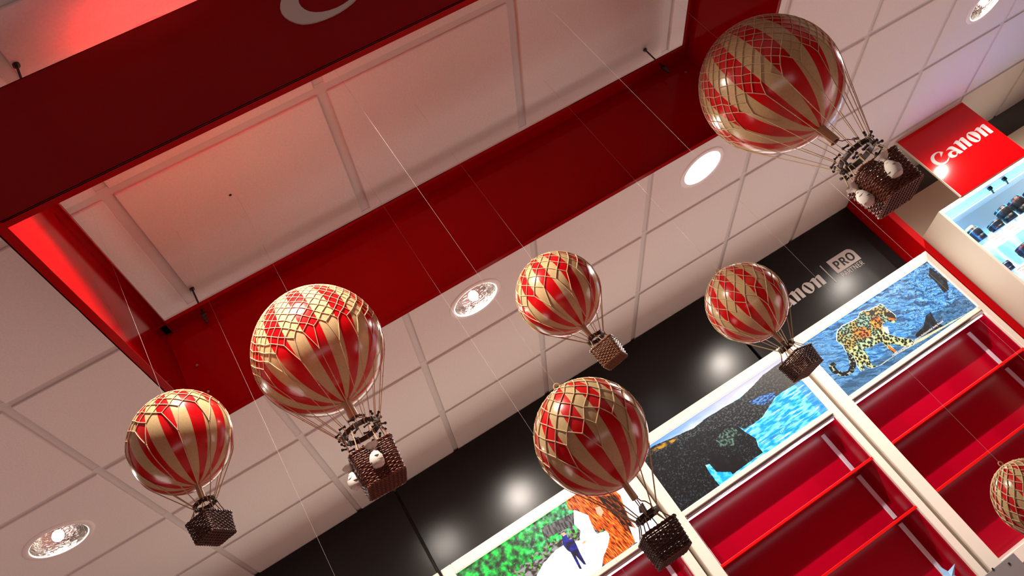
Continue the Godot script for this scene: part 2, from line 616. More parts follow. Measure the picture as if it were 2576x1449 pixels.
func build_frame() -> void:
	var o := thing("hanging_sign", "glossy red rectangular sign frame hung on rods under the tiled ceiling", "hanging sign", Vector3(0, FB, 0))
	var wx := FX1 - FX0
	var wz := FZ1 - FZ0
	var f := put("front_fascia", channel(wx, 0.06, 0.02), M.red, o)
	f.position = Vector3(FX0, 0, FZ1)
	var r := put("rear_fascia", channel(wx, 0.065, 0.02), M.red, o)
	r.position = Vector3(FX1, 0, FZ0)
	r.rotation_degrees.y = 180
	var l := put("side_fascia", channel(wz, 0.027, 0.021), M.red, o)
	l.position = Vector3(FX0, 0, FZ0)
	l.rotation_degrees.y = -90
	var k := put("side_fascia", channel(wz, 0.025, 0.012), M.red, o)
	k.position = Vector3(FX1, 0, FZ1)
	k.rotation_degrees.y = 90
	wordmark(f, Vector3(1.86 - FX0, 2.905 - FB, 0), 0.72, 0.003, M.letter)
	for q in [[0.625, 0.690], [2.305, 0.690], [0.625, 1.655], [2.305, 1.655]]:
		var rod := MB.new()
		rod.tube([Vector3(0, 0, 0), Vector3(0, CEIL - FT + 0.022, 0)], 0.0028, 8)
		var h := put("hanger_rod", rod, M.steel, o)
		h.position = Vector3(q[0], FT - FB - 0.02, q[1])
		var cap := MB.new()
		cap.lathe([Vector2(0.0, 0.0), Vector2(0.0075, 0.001), Vector2(0.0075, 0.006), Vector2(0.0045, 0.009), Vector2(0.0045, 0.02)], 16, Vector3(0, CEIL - FT + 0.0, 0))
		put("ceiling_plug", cap, M.steel, h).position = Vector3(0, 0.013, 0)
		var clamp_ := MB.new()
		clamp_.box(Vector3(-0.006, -0.024, -0.004), Vector3(0.006, 0.004, 0.004), 0.0015)
		clamp_.box(Vector3(-0.003, -0.036, -0.003), Vector3(0.003, -0.022, 0.003), 0.001)
		clamp_.tube([Vector3(-0.010, -0.008, 0.003), Vector3(0.010, -0.008, 0.003)], 0.0028, 8, false, true)
		put("clamp", clamp_, M.steel, h)
	for q in [[0.548, 2.965], [0.548, 2.87], [2.372, 3.05], [2.372, 2.90]]:
		var s := MB.new()
		s.lathe([Vector2(0.0042, 0.0), Vector2(0.0042, 0.003), Vector2(0.0, 0.0036)], 12)
		var w := put("screw", s, M.screw, o)
		w.position = Vector3(q[0], q[1] - FB, FZ0 + 0.004)
		w.rotation_degrees.x = 90

# ---------------------------------------------------------------- prints in the light boxes
const PW := 880
const PH := 324
var nz := FastNoiseLite.new()
var nc := FastNoiseLite.new()

func fbm(x: float, y: float) -> float: return nz.get_noise_2d(x, y)

func span_fill(im: Image, pts: Array, style: int) -> void:
	# scan-line fill of an outline in thousandths of the print
	var m := pts.size() / 2
	var ylo := 1e9
	var yhi := -1e9
	for i in m:
		ylo = minf(ylo, pts[2 * i + 1]); yhi = maxf(yhi, pts[2 * i + 1])
	for y in range(maxi(0, int(ylo * PH / 1000.0)), mini(PH, int(yhi * PH / 1000.0) + 1)):
		var cy := (y + 0.5 + 1.6 * fbm(y * 9.0, style * 77.0)) * 1000.0 / PH
		var xs := []
		for i in m:
			var ax: float = pts[2 * i]
			var ay: float = pts[2 * i + 1]
			var j := (i + 1) % m
			var bx_: float = pts[2 * j]
			var by: float = pts[2 * j + 1]
			if (ay <= cy) != (by <= cy): xs.append(ax + (cy - ay) / (by - ay) * (bx_ - ax))
		xs.sort()
		for k in range(0, xs.size() - 1, 2):
			for x in range(clampi(int(xs[k] * PW / 1000.0), 0, PW), clampi(int(xs[k + 1] * PW / 1000.0) + 1, 0, PW)):
				im.set_pixel(x, y, ink_at(style, x, y, im.get_pixel(x, y)))

func ink_at(style: int, x: int, y: int, under: Color) -> Color:
	var n := fbm(x, y)
	match style:
		1:  # leopard coat: dark spots, larger on belly and legs, on straw and grey-green
			var g := 2.5 if y < 150 else 1.75
			var wx := 5.0 * fbm(x * 3.0, y * 3.0 + 40.0)
			var c := nc.get_noise_2d(x * g + wx, y * g - wx)
			var base := Color(0.84, 0.70, 0.36).lerp(Color(0.62, 0.78, 0.66), clampf(0.5 + 2.2 * fbm(x * 0.6 + 90, y * 0.6), 0, 1))
			if y > 150: base = base.lerp(Color(0.90, 0.93, 0.66), 0.6)
			base = base.lerp(Color(0.50, 0.42, 0.24), clampf(0.4 - c * 0.2 - 0.5, 0, 0.3))
			return base.lerp(Color(0.05, 0.05, 0.04), smoothstep(-0.50, -0.66, c + 0.06 * n))
		2:  # warm fur in the sun
			var c2 := nc.get_noise_2d(x * 2.1, y * 2.1)
			return Color(0.96, 0.58 + 0.25 * n, 0.22).lerp(Color(0.22, 0.09, 0.03), smoothstep(-0.52, -0.62, c2) * (1.0 - smoothstep(-0.78, -0.86, c2)))
		3: return Color(0.13, 0.12, 0.11)
		4: return Color(0.98, 0.45, 0.12)
		5: return Color(0.80, 0.78, 0.62).lerp(Color(0.95, 0.90, 0.70), clampf(0.5 + n, 0, 1))
		6: return Color(0.06, 0.08, 0.10).lerp(Color(0.20, 0.28, 0.36), clampf(n * 1.5, 0, 1))
		7: # tail: black bands
			var c3 := nc.get_noise_2d(x * 2.1, y * 2.1)
			return Color(0.05, 0.05, 0.05) if c3 < -0.45 else Color(0.74, 0.78, 0.66)
		8: return Color(1, 1, 0.96)
		11: # wooded hill in shade
			var hz := clampf((x - 560.0) / 260.0, 0, 1)
			var tone := clampf(0.15 + 1.9 * fbm(x * 3.0, y * 4.5), 0, 1)
			return Color(0.05, 0.07, 0.08).lerp(Color(0.36, 0.36, 0.36), tone).lerp(Color(0.40, 0.37, 0.33), hz * 0.75)
		12: # wet rock
			var rg := 1.0 - absf(fbm(x * 1.5 + y * 0.5, y * 1.9)) * 3.0
			var k := clampf(0.30 + 1.2 * fbm(x * 4.0, y * 4.0) + 0.35 * fbm(x * 0.8, y * 0.8), 0, 1) * clampf(rg, 0, 1)
			return Color(0.015, 0.02, 0.025).lerp(Color(0.34, 0.42, 0.46), k * 0.9)
		13: # lichen on the rock
			return Color(0.08, 0.12, 0.11).lerp(Color(0.42, 0.54, 0.47), clampf(0.35 + 1.9 * fbm(x * 3.0, y * 3.0), 0, 1))
		14: return Color(0.01, 0.015, 0.02).lerp(Color(0.10, 0.12, 0.14), clampf(1.4 * n, 0, 1))
		15: return Color(0.80, 0.56, 0.10).lerp(Color(0.20, 0.16, 0.06), clampf(0.5 + 2.0 * n, 0, 1))
		16: return Color(0.35, 0.60, 0.92).lerp(Color(0.10, 0.16, 0.28), clampf(0.4 + 2.0 * fbm(x * 2.0, y * 5.0), 0, 1))
		17: return Color(0.0, 0.66, 1.0).lerp(Color(0.5, 0.95, 1.0), clampf(0.3 + 1.6 * n, 0, 1))
		21: # long red hair
			var s := fbm(x * 6.0 - y * 1.2, y * 0.9 + x * 0.4)
			return Color(0.96, 0.32, 0.03).lerp(Color(1.0, 0.72, 0.30), clampf(1.8 * s, 0, 1)).lerp(Color(0.28, 0.06, 0.0), clampf(-2.2 * s - 0.1, 0, 1))
		22: return Color(0.10, 0.05, 0.02).lerp(Color(0.70, 0.25, 0.04), clampf(2.6 * fbm(x * 5.0 - y, y), 0, 1))
		23: return Color(1.0, 0.97, 0.95).lerp(Color(0.98, 0.86, 0.78), clampf(1.2 * n, 0, 0.5))
		24: return Color(1.0, 0.72, 0.58)
		25: return Color(0.07, 0.16, 0.62).lerp(Color(0.03, 0.06, 0.20), clampf(0.5 + 2 * n, 0, 1))
		26: return Color(0.99, 1.0, 1.0)
		27: return Color(0.42, 0.42, 0.42).lerp(Color(0.16, 0.16, 0.15), clampf(0.5 + 2.4 * fbm(x * 4.0, y), 0, 1))
		28: return Color(0.05, 0.05, 0.06)
	return under

func wild_cat_print() -> Image:
	var im := Image.create(PW, PH, false, Image.FORMAT_RGB8)
	for y in PH:
		for x in PW:
			# pale blue log, its grain running down to the right, broken and cracked towards that end
			var wob := 14.0 * fbm(x * 0.7, y * 0.9)
			var al := x * 0.92 + y * 0.39
			var ac := y * 0.92 - x * 0.39 + wob
			var g := fbm(al * 0.30, ac * 2.4)
			var fine := fbm(al * 0.8 + 300.0, ac * 6.0)
			var c := Color(0.24, 0.55, 0.86).lerp(Color(0.50, 0.78, 0.98), clampf(0.5 + 1.8 * fine, 0, 1))
			c = c.lerp(Color(0.10, 0.26, 0.42), clampf(-2.2 * g, 0, 0.75))
			var rough := clampf((x - 380.0) / 300.0, 0, 1)
			var r1 := absf(fbm(al * 0.9 + 70.0, ac * 1.5 + 200.0))
			var r2 := absf(fbm(x * 1.6, y * 2.2 + 700.0))
			c = c.lerp(Color(0.02, 0.05, 0.10), smoothstep(0.075, 0.0, r1) * (0.35 + 0.6 * rough))
			c = c.lerp(Color(0.03, 0.07, 0.14), smoothstep(0.06, 0.0, r2) * 0.75 * rough)
			c = c.lerp(Color(0.66, 0.86, 1.0), clampf(2.0 * fbm(x * 1.1 + 900.0, y * 1.3) - 0.45, 0, 0.7) * rough)
			if x < 240: c = c.lerp(Color(0.40, 0.52, 0.62), 0.45 * (1.0 - x / 240.0))
			if y > 270 - x * 0.04: c = c.lerp(Color(0.20, 0.30, 0.38), 0.45)
			im.set_pixel(x, y, c)
	span_fill(im, [984,98,1001,398,957,555,922,545,938,310,935,197], 6)
	span_fill(im, [764,671,739,828,754,955,575,880,581,818,660,786,724,675], 6)
	span_fill(im, [547,891,1000,1003,1000,1000,614,949,409,898,289,898,268,883,412,891,492,901], 5)
	span_fill(im, [188,456,167,563,141,659,109,697,82,672,68,600,70,544,87,527,82,471,59,461,39,502,33,584,50,686,88,756,132,760,169,708,206,596,199,500], 7)
	var body := [575,445,558,490,538,504,527,472,518,419,476,431,462,505,456,570,484,681,542,845,539,901,522,919,486,892,448,774,417,708,420,870,401,860,393,748,395,620,370,612,326,606,282,563,266,692,246,821,268,883,232,856,216,803,226,715,192,819,174,806,175,742,203,579,199,500,188,456,201,358,194,248,208,201,240,133,287,106,352,133,397,139,423,95,451,95,482,139,502,136,551,159,562,141,576,205,567,241,578,337,581,418]
	var rim := []
	for k in range(0, body.size(), 2):
		rim.append(382 + (body[k] - 382) * 1.018)
		rim.append(430 + (body[k + 1] - 430) * 1.022 - 6)
	span_fill(im, rim, 8)
	span_fill(im, body, 1)
	span_fill(im, [454,240,499,271,504,357,473,426,437,411,426,341], 2)
	span_fill(im, [308,254,375,275,398,390,375,474,331,444,297,334], 2)
	span_fill(im, [547,281,575,345,578,425,558,452,538,367], 3)
	span_fill(im, [538,380,564,450,554,475,533,420], 4)
	span_fill(im, [479,146,498,147,508,197,485,233,465,210], 3)
	span_fill(im, [466,440,490,500,470,590,455,560], 8)
	span_fill(im, [408,720,420,860,406,850,398,740], 4)
	return im

func cove_print() -> Image:
	var im := Image.create(PW, PH, false, Image.FORMAT_RGB8)
	for y in PH:
		for x in PW:
			var u := float(x) / PW
			var t := float(y) / PH
			var c: Color
			if t < 0.16 + 0.02 * sin(u * 7.0) or u < 0.2 and t < 0.1:
				c = Color(0.35, 0.62, 0.95).lerp(Color(0.80, 0.78, 0.97), clampf(u * 1.6, 0, 1)).lerp(Color(1, 1, 1), clampf(t * 6.0 - 0.2 + 0.3 * fbm(x * 0.5, y * 2.0), 0, 1))
			else:
				var n := fbm(x * 0.6 + 40, y * 2.4)
				c = Color(0.02, 0.62, 0.98).lerp(Color(0.55, 0.98, 1.0), clampf(0.45 + 1.8 * n, 0, 1))
				if u > 0.95: c = c.lerp(Color(0.3, 0.55, 0.85), 0.6)
				c = c.lerp(Color(1, 1, 1), clampf(2.2 * fbm(x * 0.4, y * 3.0 + 500) - 0.35, 0, 0.8))
			im.set_pixel(x, y, c)
	span_fill(im, [0,70,88,30,195,81,334,141,418,122,543,132,651,151,743,118,845,57,982,45,1000,60,1000,300,988,381,994,436,860,416,816,424,745,491,675,558,618,561,556,555,538,460,476,351,349,250,171,163,0,120], 11)
	span_fill(im, [679,266,768,295,829,360,816,424,739,437,681,312], 16)
	span_fill(im, [0,100,171,163,349,250,476,351,538,460,548,581,573,750,554,859,554,959,507,957,434,966,347,971,345,928,285,823,282,680,258,658,251,783,252,882,253,1000,0,1000], 12)
	span_fill(im, [391,449,464,392,523,456,515,585,486,575,452,659,387,564], 13)
	span_fill(im, [318,563,358,634,387,744,444,785,443,963,347,971,285,823,282,680], 14)
	span_fill(im, [76,66,161,83,212,112,230,132,203,146,132,133,69,93], 15)
	span_fill(im, [262,700,285,823,345,928,347,985,253,985,252,882], 17)
	return im

func walk_print() -> Image:
	var im := Image.create(PW, PH, false, Image.FORMAT_RGB8)
	for y in PH:
		for x in PW:
			var u := float(x) / PW
			var t := float(y) / PH
			var n := nc.get_noise_2d(x * 1.1, y * 1.1)
			var a := fbm(x * 1.2, y * 1.2)
			var c := Color(0.02, 0.16, 0.08).lerp(Color(0.05, 0.86, 0.30), clampf(0.75 + 1.2 * a + 0.4 * n, 0, 1))
			if u > 0.35: c = c.lerp(Color(0.70, 0.96, 0.86), clampf(0.8 * fbm(x * 2.0 + 200, y * 2.0) + (u - 0.35), 0, 0.9))
			if t > 0.42 + 0.2 * a - 0.25 * (u - 0.25):
				c = Color(0.17, 0.16, 0.14).lerp(Color(0.62, 0.60, 0.60), clampf(0.5 + 1.8 * fbm(x * 1.5, y * 2.5), 0, 1))
				if n < -0.7 and t < 0.75: c = Color(0.30, 0.75, 0.10)
			if u > 0.86 and t > 0.02: c = Color(0.93, 0.94, 0.97)
			im.set_pixel(x, y, c)
	span_fill(im, [486,121,692,196,696,292,680,353,471,269], 27)
	span_fill(im, [541,477,709,613,640,1000,180,1000,230,760,403,526,489,472], 26)
	span_fill(im, [558,351,577,384,575,449,595,502,593,566,586,673,581,850,572,834,561,665,551,864,542,848,549,609,540,561,536,468], 25)
	span_fill(im, [556,330,575,335,578,378,560,380], 24)
	span_fill(im, [709,600,769,640,753,758,713,859,676,897,637,1000,564,1000,625,809], 23)
	span_fill(im, [680,150,735,329,710,532,712,613,680,716,640,740,618,785,612,720,628,507,650,451,640,328], 23)
	span_fill(im, [673,0,720,-10,800,0,880,60,906,151,924,348,902,561,892,755,897,938,854,967,831,978,781,1000,714,1000,648,981,676,897,726,812,766,711,756,590,730,600,715,532,718,443,728,329,690,188,655,109], 21)
	span_fill(im, [820,184,900,306,904,476,885,779,869,889,844,777,846,589,831,437,826,322], 22)
	span_fill(im, [779,299,805,318,804,408,782,441,769,383], 24)
	span_fill(im, [871,754,919,907,918,1000,851,979], 23)
	span_fill(im, [1000,597,995,758,957,693,969,624], 28)
	span_fill(im, [622,590,645,580,640,610,624,612], 24)
	return im

# ---------------------------------------------------------------- display wall
const LZ := -1.53        # front of the display bays
const BT := 2.645        # top of a bay
const PT := 2.594        # print opening
const PB := 2.243
const MT := 2.217        # underside of the middle rail
const SB := 1.29         # top of the sill under the shelves

func display_bay(x0: float, x1: float, sl: float, sr: float, art: Image, caption: String, ink: Material, cap_at: Vector2, cap_h: float, label: String) -> void:
	var o := thing("display_bay", label, "display unit", Vector3(x0, 0, LZ), "white framed display bays along the wall")
	var w := x1 - x0
	var back := -0.205
	var bev := 0.003
	put("stile", bx(Vector3(0, 0, back), Vector3(sl, BT, 0), bev), M.white, o)
	put("stile", bx(Vector3(w - sr, 0, back), Vector3(w, BT, 0), bev), M.white, o)
	put("top_rail", bx(Vector3(sl, PT, back), Vector3(w - sr, BT, 0), bev), M.white, o)
	put("middle_rail", bx(Vector3(sl, MT, -0.06), Vector3(w - sr, PB, 0), bev), M.white, o)
	put("sill", bx(Vector3(sl, SB - 0.06, back), Vector3(w - sr, SB, 0), bev), M.white, o)
	put("lower_panel", bx(Vector3(sl, 0.08, back), Vector3(w - sr, SB - 0.06, -0.012), bev), M.white, o)
	put("plinth", bx(Vector3(sl, 0, back), Vector3(w - sr, 0.08, -0.05)), M.dark, o)
	var il := sl
	var ir := w - sr
	# the print, lit from behind
	var m := mat(Color(0.1, 0.1, 0.1), 0.25)
	m.emission_enabled = true
	m.emission_texture = ImageTexture.create_from_image(art)
	m.emission = Color.WHITE
	m.emission_operator = BaseMaterial3D.EMISSION_OP_MULTIPLY
	m.emission_energy_multiplier = BOX_E
	var p := MB.new()
	p.rect(Vector3(il, PT, -0.018), Vector3(ir - il, 0, 0), Vector3(0, PB - PT, 0), Vector3(0, 0, 1))
	var lp := put("light_panel", p, m, o)
	lp.set_meta("label", "backlit colour photograph in a white light box")
	put("light_box_back", bx(Vector3(il, PB, -0.15), Vector3(ir, PT, -0.022)), M.white, o)
	area(o, Vector3((il + ir) / 2, (PT + PB) / 2, -0.012), Vector2(ir - il, PT - PB), BOX_AREA, Color(1.0, 0.96, 0.90), Vector3(0, 180, 0))
	if caption:
		var tm := TextMesh.new()
		var sf := SystemFont.new()
		sf.font_names = PackedStringArray(["Droid Sans"])
		tm.font = sf
		tm.text = caption
		tm.font_size = 32
		tm.pixel_size = cap_h / 32.0
		tm.depth = 0.0005
		tm.horizontal_alignment = HORIZONTAL_ALIGNMENT_RIGHT
		var c := put("caption", tm, ink, o)
		c.position = Vector3(cap_at.x - x0, cap_at.y, -0.0172)
	# open shelves below: red back and ends, red-edged shelves, strip lights
	put("back_panel", bx(Vector3(il, SB, back), Vector3(ir, MT + 0.02, back + 0.012)), M.redback, o)
	for s in [0, 1]:
		var xa := il if s == 0 else ir - 0.006
		put("end_panel", bx(Vector3(xa, SB, back + 0.012), Vector3(xa + 0.006, MT + 0.02, -0.022)), M.redback, o)
		var xs := il + 0.025 if s == 0 else ir - 0.056
		for q in [[SB, 1.655], [1.675, 1.936], [1.956, 2.19]]:
			put("upright", bx(Vector3(xs, q[0] + 0.004, back + 0.012), Vector3(xs + 0.024, q[1] - 0.004, back + 0.022), 0.002), M.upright, o)
	for y in [1.946, 1.665]:
		put("shelf", bx(Vector3(il + 0.006, y - 0.004, back + 0.012), Vector3(ir - 0.006, y + 0.004, -0.012)), M.redback, o)
		put("shelf_edge", bx(Vector3(il + 0.001, y - 0.0085, -0.012), Vector3(ir - 0.001, y + 0.006, -0.002), 0.003), M.redrail, o)
		put("shelf_light", bx(Vector3(il + 0.01, y - 0.0075, -0.022), Vector3(ir - 0.01, y - 0.0042, -0.014)), glow(Color(1.0, 0.95, 0.98), STRIP_E * 0.5), o)
	var ch := MB.new()
	ch.box(Vector3(il + 0.004, MT - 0.012, -0.050), Vector3(ir - 0.004, MT - 0.001, -0.006), 0.002)
	put("light_channel", ch, M.chrome, o)
	var tb := MB.new()
	tb.tube([Vector3(il + 0.008, MT - 0.017, -0.036), Vector3(ir - 0.008, MT - 0.017, -0.036)], 0.0055, 10, false, true)
	put("strip_light", tb, glow(Color(0.95, 0.97, 1.0), STRIP_E), o)
	var tb2 := MB.new()
	tb2.tube([Vector3(il + 0.004, MT - 0.015, -0.012), Vector3(ir - 0.004, MT - 0.015, -0.012)], 0.003, 8, false, true)
	put("channel_lip", tb2, M.chrome, o)

func fascia_panel(x0: float, x1: float, label: String) -> Node3D:
	var o := thing("fascia_panel", label, "wall panel", Vector3(x0, 2.3, -1.75), "dark satin panels above the light boxes")
	put("board", bx(Vector3(0, 0, -0.055), Vector3(x1 - x0, 3.188 - 2.3, 0), 0.002), M.dark, o)
	return o

func text_part(parent: Node3D, called: String, words: String, h: float, at: Vector3, m: Material, font := "Droid Sans", deep := 0.002, stretch := Vector2.ONE, bold := 400) -> void:
	var tm := TextMesh.new()
	var sf := SystemFont.new()
	sf.font_names = PackedStringArray([font])
	sf.font_weight = bold
	tm.font = sf
	tm.text = words
	tm.font_size = 64
	tm.pixel_size = h / 46.0
	tm.depth = deep
	var c := put(called, tm, m, parent)
	c.position = at
	c.scale = Vector3(stretch.x, stretch.y, 1)

func build_display_wall() -> void:
	fascia_panel(-1.31, 0.803, "plain dark satin panel at the wall end away from the red pillar")
	fascia_panel(0.817, 2.921, "wide dark satin panel above the redhead and rocky cove light boxes")
	var lp := fascia_panel(2.937, 4.053, "dark satin panel with white lettering above the leopard light box")
	wordmark(lp, Vector3(3.572 - 2.937, 2.857 - 2.3, 0), 0.421, 0.003, M.letter)
	put("divider_line", bx(Vector3(0.6815, 0.529, 0), Vector3(0.6865, 0.666, 0.003)), M.letter, lp)
	# plate with one rounded corner, dark letters on it
	var pts := PackedVector2Array([Vector2(0.732, 0.568), Vector2(0.920, 0.568)])
	for k in 7:
		var a := PI / 2 * k / 6.0
		pts.append(Vector2(0.880 + 0.040 * cos(a), 0.625 + 0.040 * sin(a)))
	pts.append(Vector2(0.732, 0.665))
	var b := MB.new()
	b.prism(pts, PackedVector2Array(), 0, 0.003)
	put("badge_plate", b, M.letter, lp)
	text_part(lp, "badge_letters", "PRO", 0.056, Vector3(0.825, 0.612, 0.0032), M.dark, "Droid Sans", 0.001, Vector2.ONE, 700)
	text_part(lp, "badge_caption", "PARTNER", 0.030, Vector3(0.826, 0.545, 0.001), M.letter, "Droid Sans", 0.002)
	var cat := wild_cat_print()
	var cove := cove_print()
	var walk := walk_print()
	display_bay(-0.255, 0.812, 0.055, 0.055, walk, "", M.ink, Vector2.ZERO, 0.01, "white display bay beside the redhead light box, away from the cove photo")
	display_bay(0.828, 1.893, 0.056, 0.048, walk, "", M.ink, Vector2.ZERO, 0.01, "white display bay with backlit photo of a red-haired person")
	display_bay(1.915, 2.975, 0.060, 0.040, cove, "Photo shot using a Canon EOS 5Ds", M.ink, Vector2(2.765, 2.290), 0.0145, "white display bay with backlit photo of a blue rocky cove")
	display_bay(2.999, 4.050, 0.068, 0.038, cat, "Photo courtesy of Park Cameras Ambassador Andy Rouse", M.card, Vector2(3.80, 2.285), 0.0145, "white display bay with backlit photo of a leopard")
	var pier := put("pillar", bx(Vector3(4.056, 0, -1.808), Vector3(4.101, 3.19, -1.528), 0.002), M.redwall)
	tag(pier, "narrow red pillar between the leopard display bay and the lens cabinet", "pillar")
	var bp := put("cladding_panel", bx(Vector3(4.102, 2.0, -1.80), Vector3(6.6, 3.012, -1.72), 0.002), M.beige)
	tag(bp, "beige wall cladding behind the red sign above the lens cabinet", "wall panel")
	# printed board standing on the sill, bottom right
	var ad := thing("printed_board", "grey printed board leaning at the foot of two display bays", "board", Vector3(2.905, 0.60, -1.44))
	put("board", bx(Vector3(0, 0, 0), Vector3(0.185, 0.690, 0.012), 0.001), M.grey, ad)
	var arc := MB.new()
	var poly := PackedVector2Array()
	for k in 13:
		var a := PI * (0.06 + 0.36 * k / 12.0)
		poly.append(Vector2(0.30 * cos(a) - 0.10, 0.36 + 0.30 * sin(a)))
	for k in 13:
		var a := PI * (0.06 + 0.36 * (12 - k) / 12.0)
		poly.append(Vector2(0.27 * cos(a) - 0.10, 0.35 + 0.285 * sin(a)))
	arc.prism(poly, PackedVector2Array(), 0.012, 0.0126)
	put("printed_arc", arc, M.card, ad)
	for q in [[0.05, 0.69], [0.128, 0.668]]:
		put("clip", bx(Vector3(q[0], q[1] - 0.006, 0.011), Vector3(q[0] + 0.008, q[1] + 0.006, 0.016), 0.001), M.black, ad)
	# folded pale blue paper star on the lowest shelf
	var star := MB.new()
	for k in 5:
		var a := TAU * k / 5.0 + 0.42
		var tip := Vector3(cos(a) * 0.072, sin(a) * 0.072, 0)
		var l := Vector3(cos(a + 0.63) * 0.026, sin(a + 0.63) * 0.026, 0)
		var r := Vector3(cos(a - 0.63) * 0.026, sin(a - 0.63) * 0.026, 0)
		var mid := Vector3(0, 0, 0.022)
		var bk := Vector3(0, 0, -0.022)
		star.flat([tip, l, mid], (tip + l + mid) + Vector3(0, 0, 1))
		star.flat([tip, r, mid], (tip + r + mid) + Vector3(0, 0, 1))
		star.flat([tip, l, bk], (tip + l + bk) - Vector3(0, 0, 1))
		star.flat([tip, r, bk], (tip + r + bk) - Vector3(0, 0, 1))
	var so := put("paper_star", star, mat(Color(0.62, 0.82, 0.96), 0.35))
	so.position = Vector3(2.850, 1.357, -1.60)
	tag(so, "pale blue folded paper star at the foot of the cove display bay", "ornament")

# ---------------------------------------------------------------- lens cabinet and sign
const CX0 := 4.105
const CX1 := 5.30
const CZ := -1.265
const CT := 2.718

func lens_model(kind: int) -> Node3D:
	var o := Node3D.new()
	var p: Array
	var H := [0.062, 0.104, 0.106, 0.095, 0.088][kind] as float
	var r := [0.041, 0.041, 0.043, 0.034, 0.042][kind] as float
	var b := MB.new()
	b.lathe([Vector2(0.0, 0.0), Vector2(r * 0.82, 0.0), Vector2(r * 0.84, H * 0.12), Vector2(r * 0.9, H * 0.14), Vector2(r * 0.93, H * 0.42), Vector2(r * 0.9, H * 0.44), Vector2(r * 0.96, H * 0.48), Vector2(r, H * 0.76), Vector2(r, H * 0.97), Vector2(r * 0.96, H), Vector2(r * 0.8, H), Vector2(r * 0.76, H * 0.93), Vector2(0.0, H * 0.95)], 40)
	put("barrel", b, M.lens, o)
	var g := MB.new()
	for k in 36:
		var a := TAU * k / 36.0
		var e := Vector3(cos(a), 0, sin(a))
		g.tube([e * (r * 0.965) + Vector3(0, H * 0.52, 0), e * (r * 0.995) + Vector3(0, H * 0.74, 0)], r * 0.04, 4, false, true)
	put("grip_ring", g, M.rubber, o)
	var t := MB.new()
	t.lathe([Vector2(r * 1.001, H * 0.84), Vector2(r * 1.012, H * 0.845), Vector2(r * 1.012, H * 0.865), Vector2(r * 1.001, H * 0.87)], 40)
	put("colour_ring", t, M.inkred if kind in [2, 4] else M.silver, o)
	return o

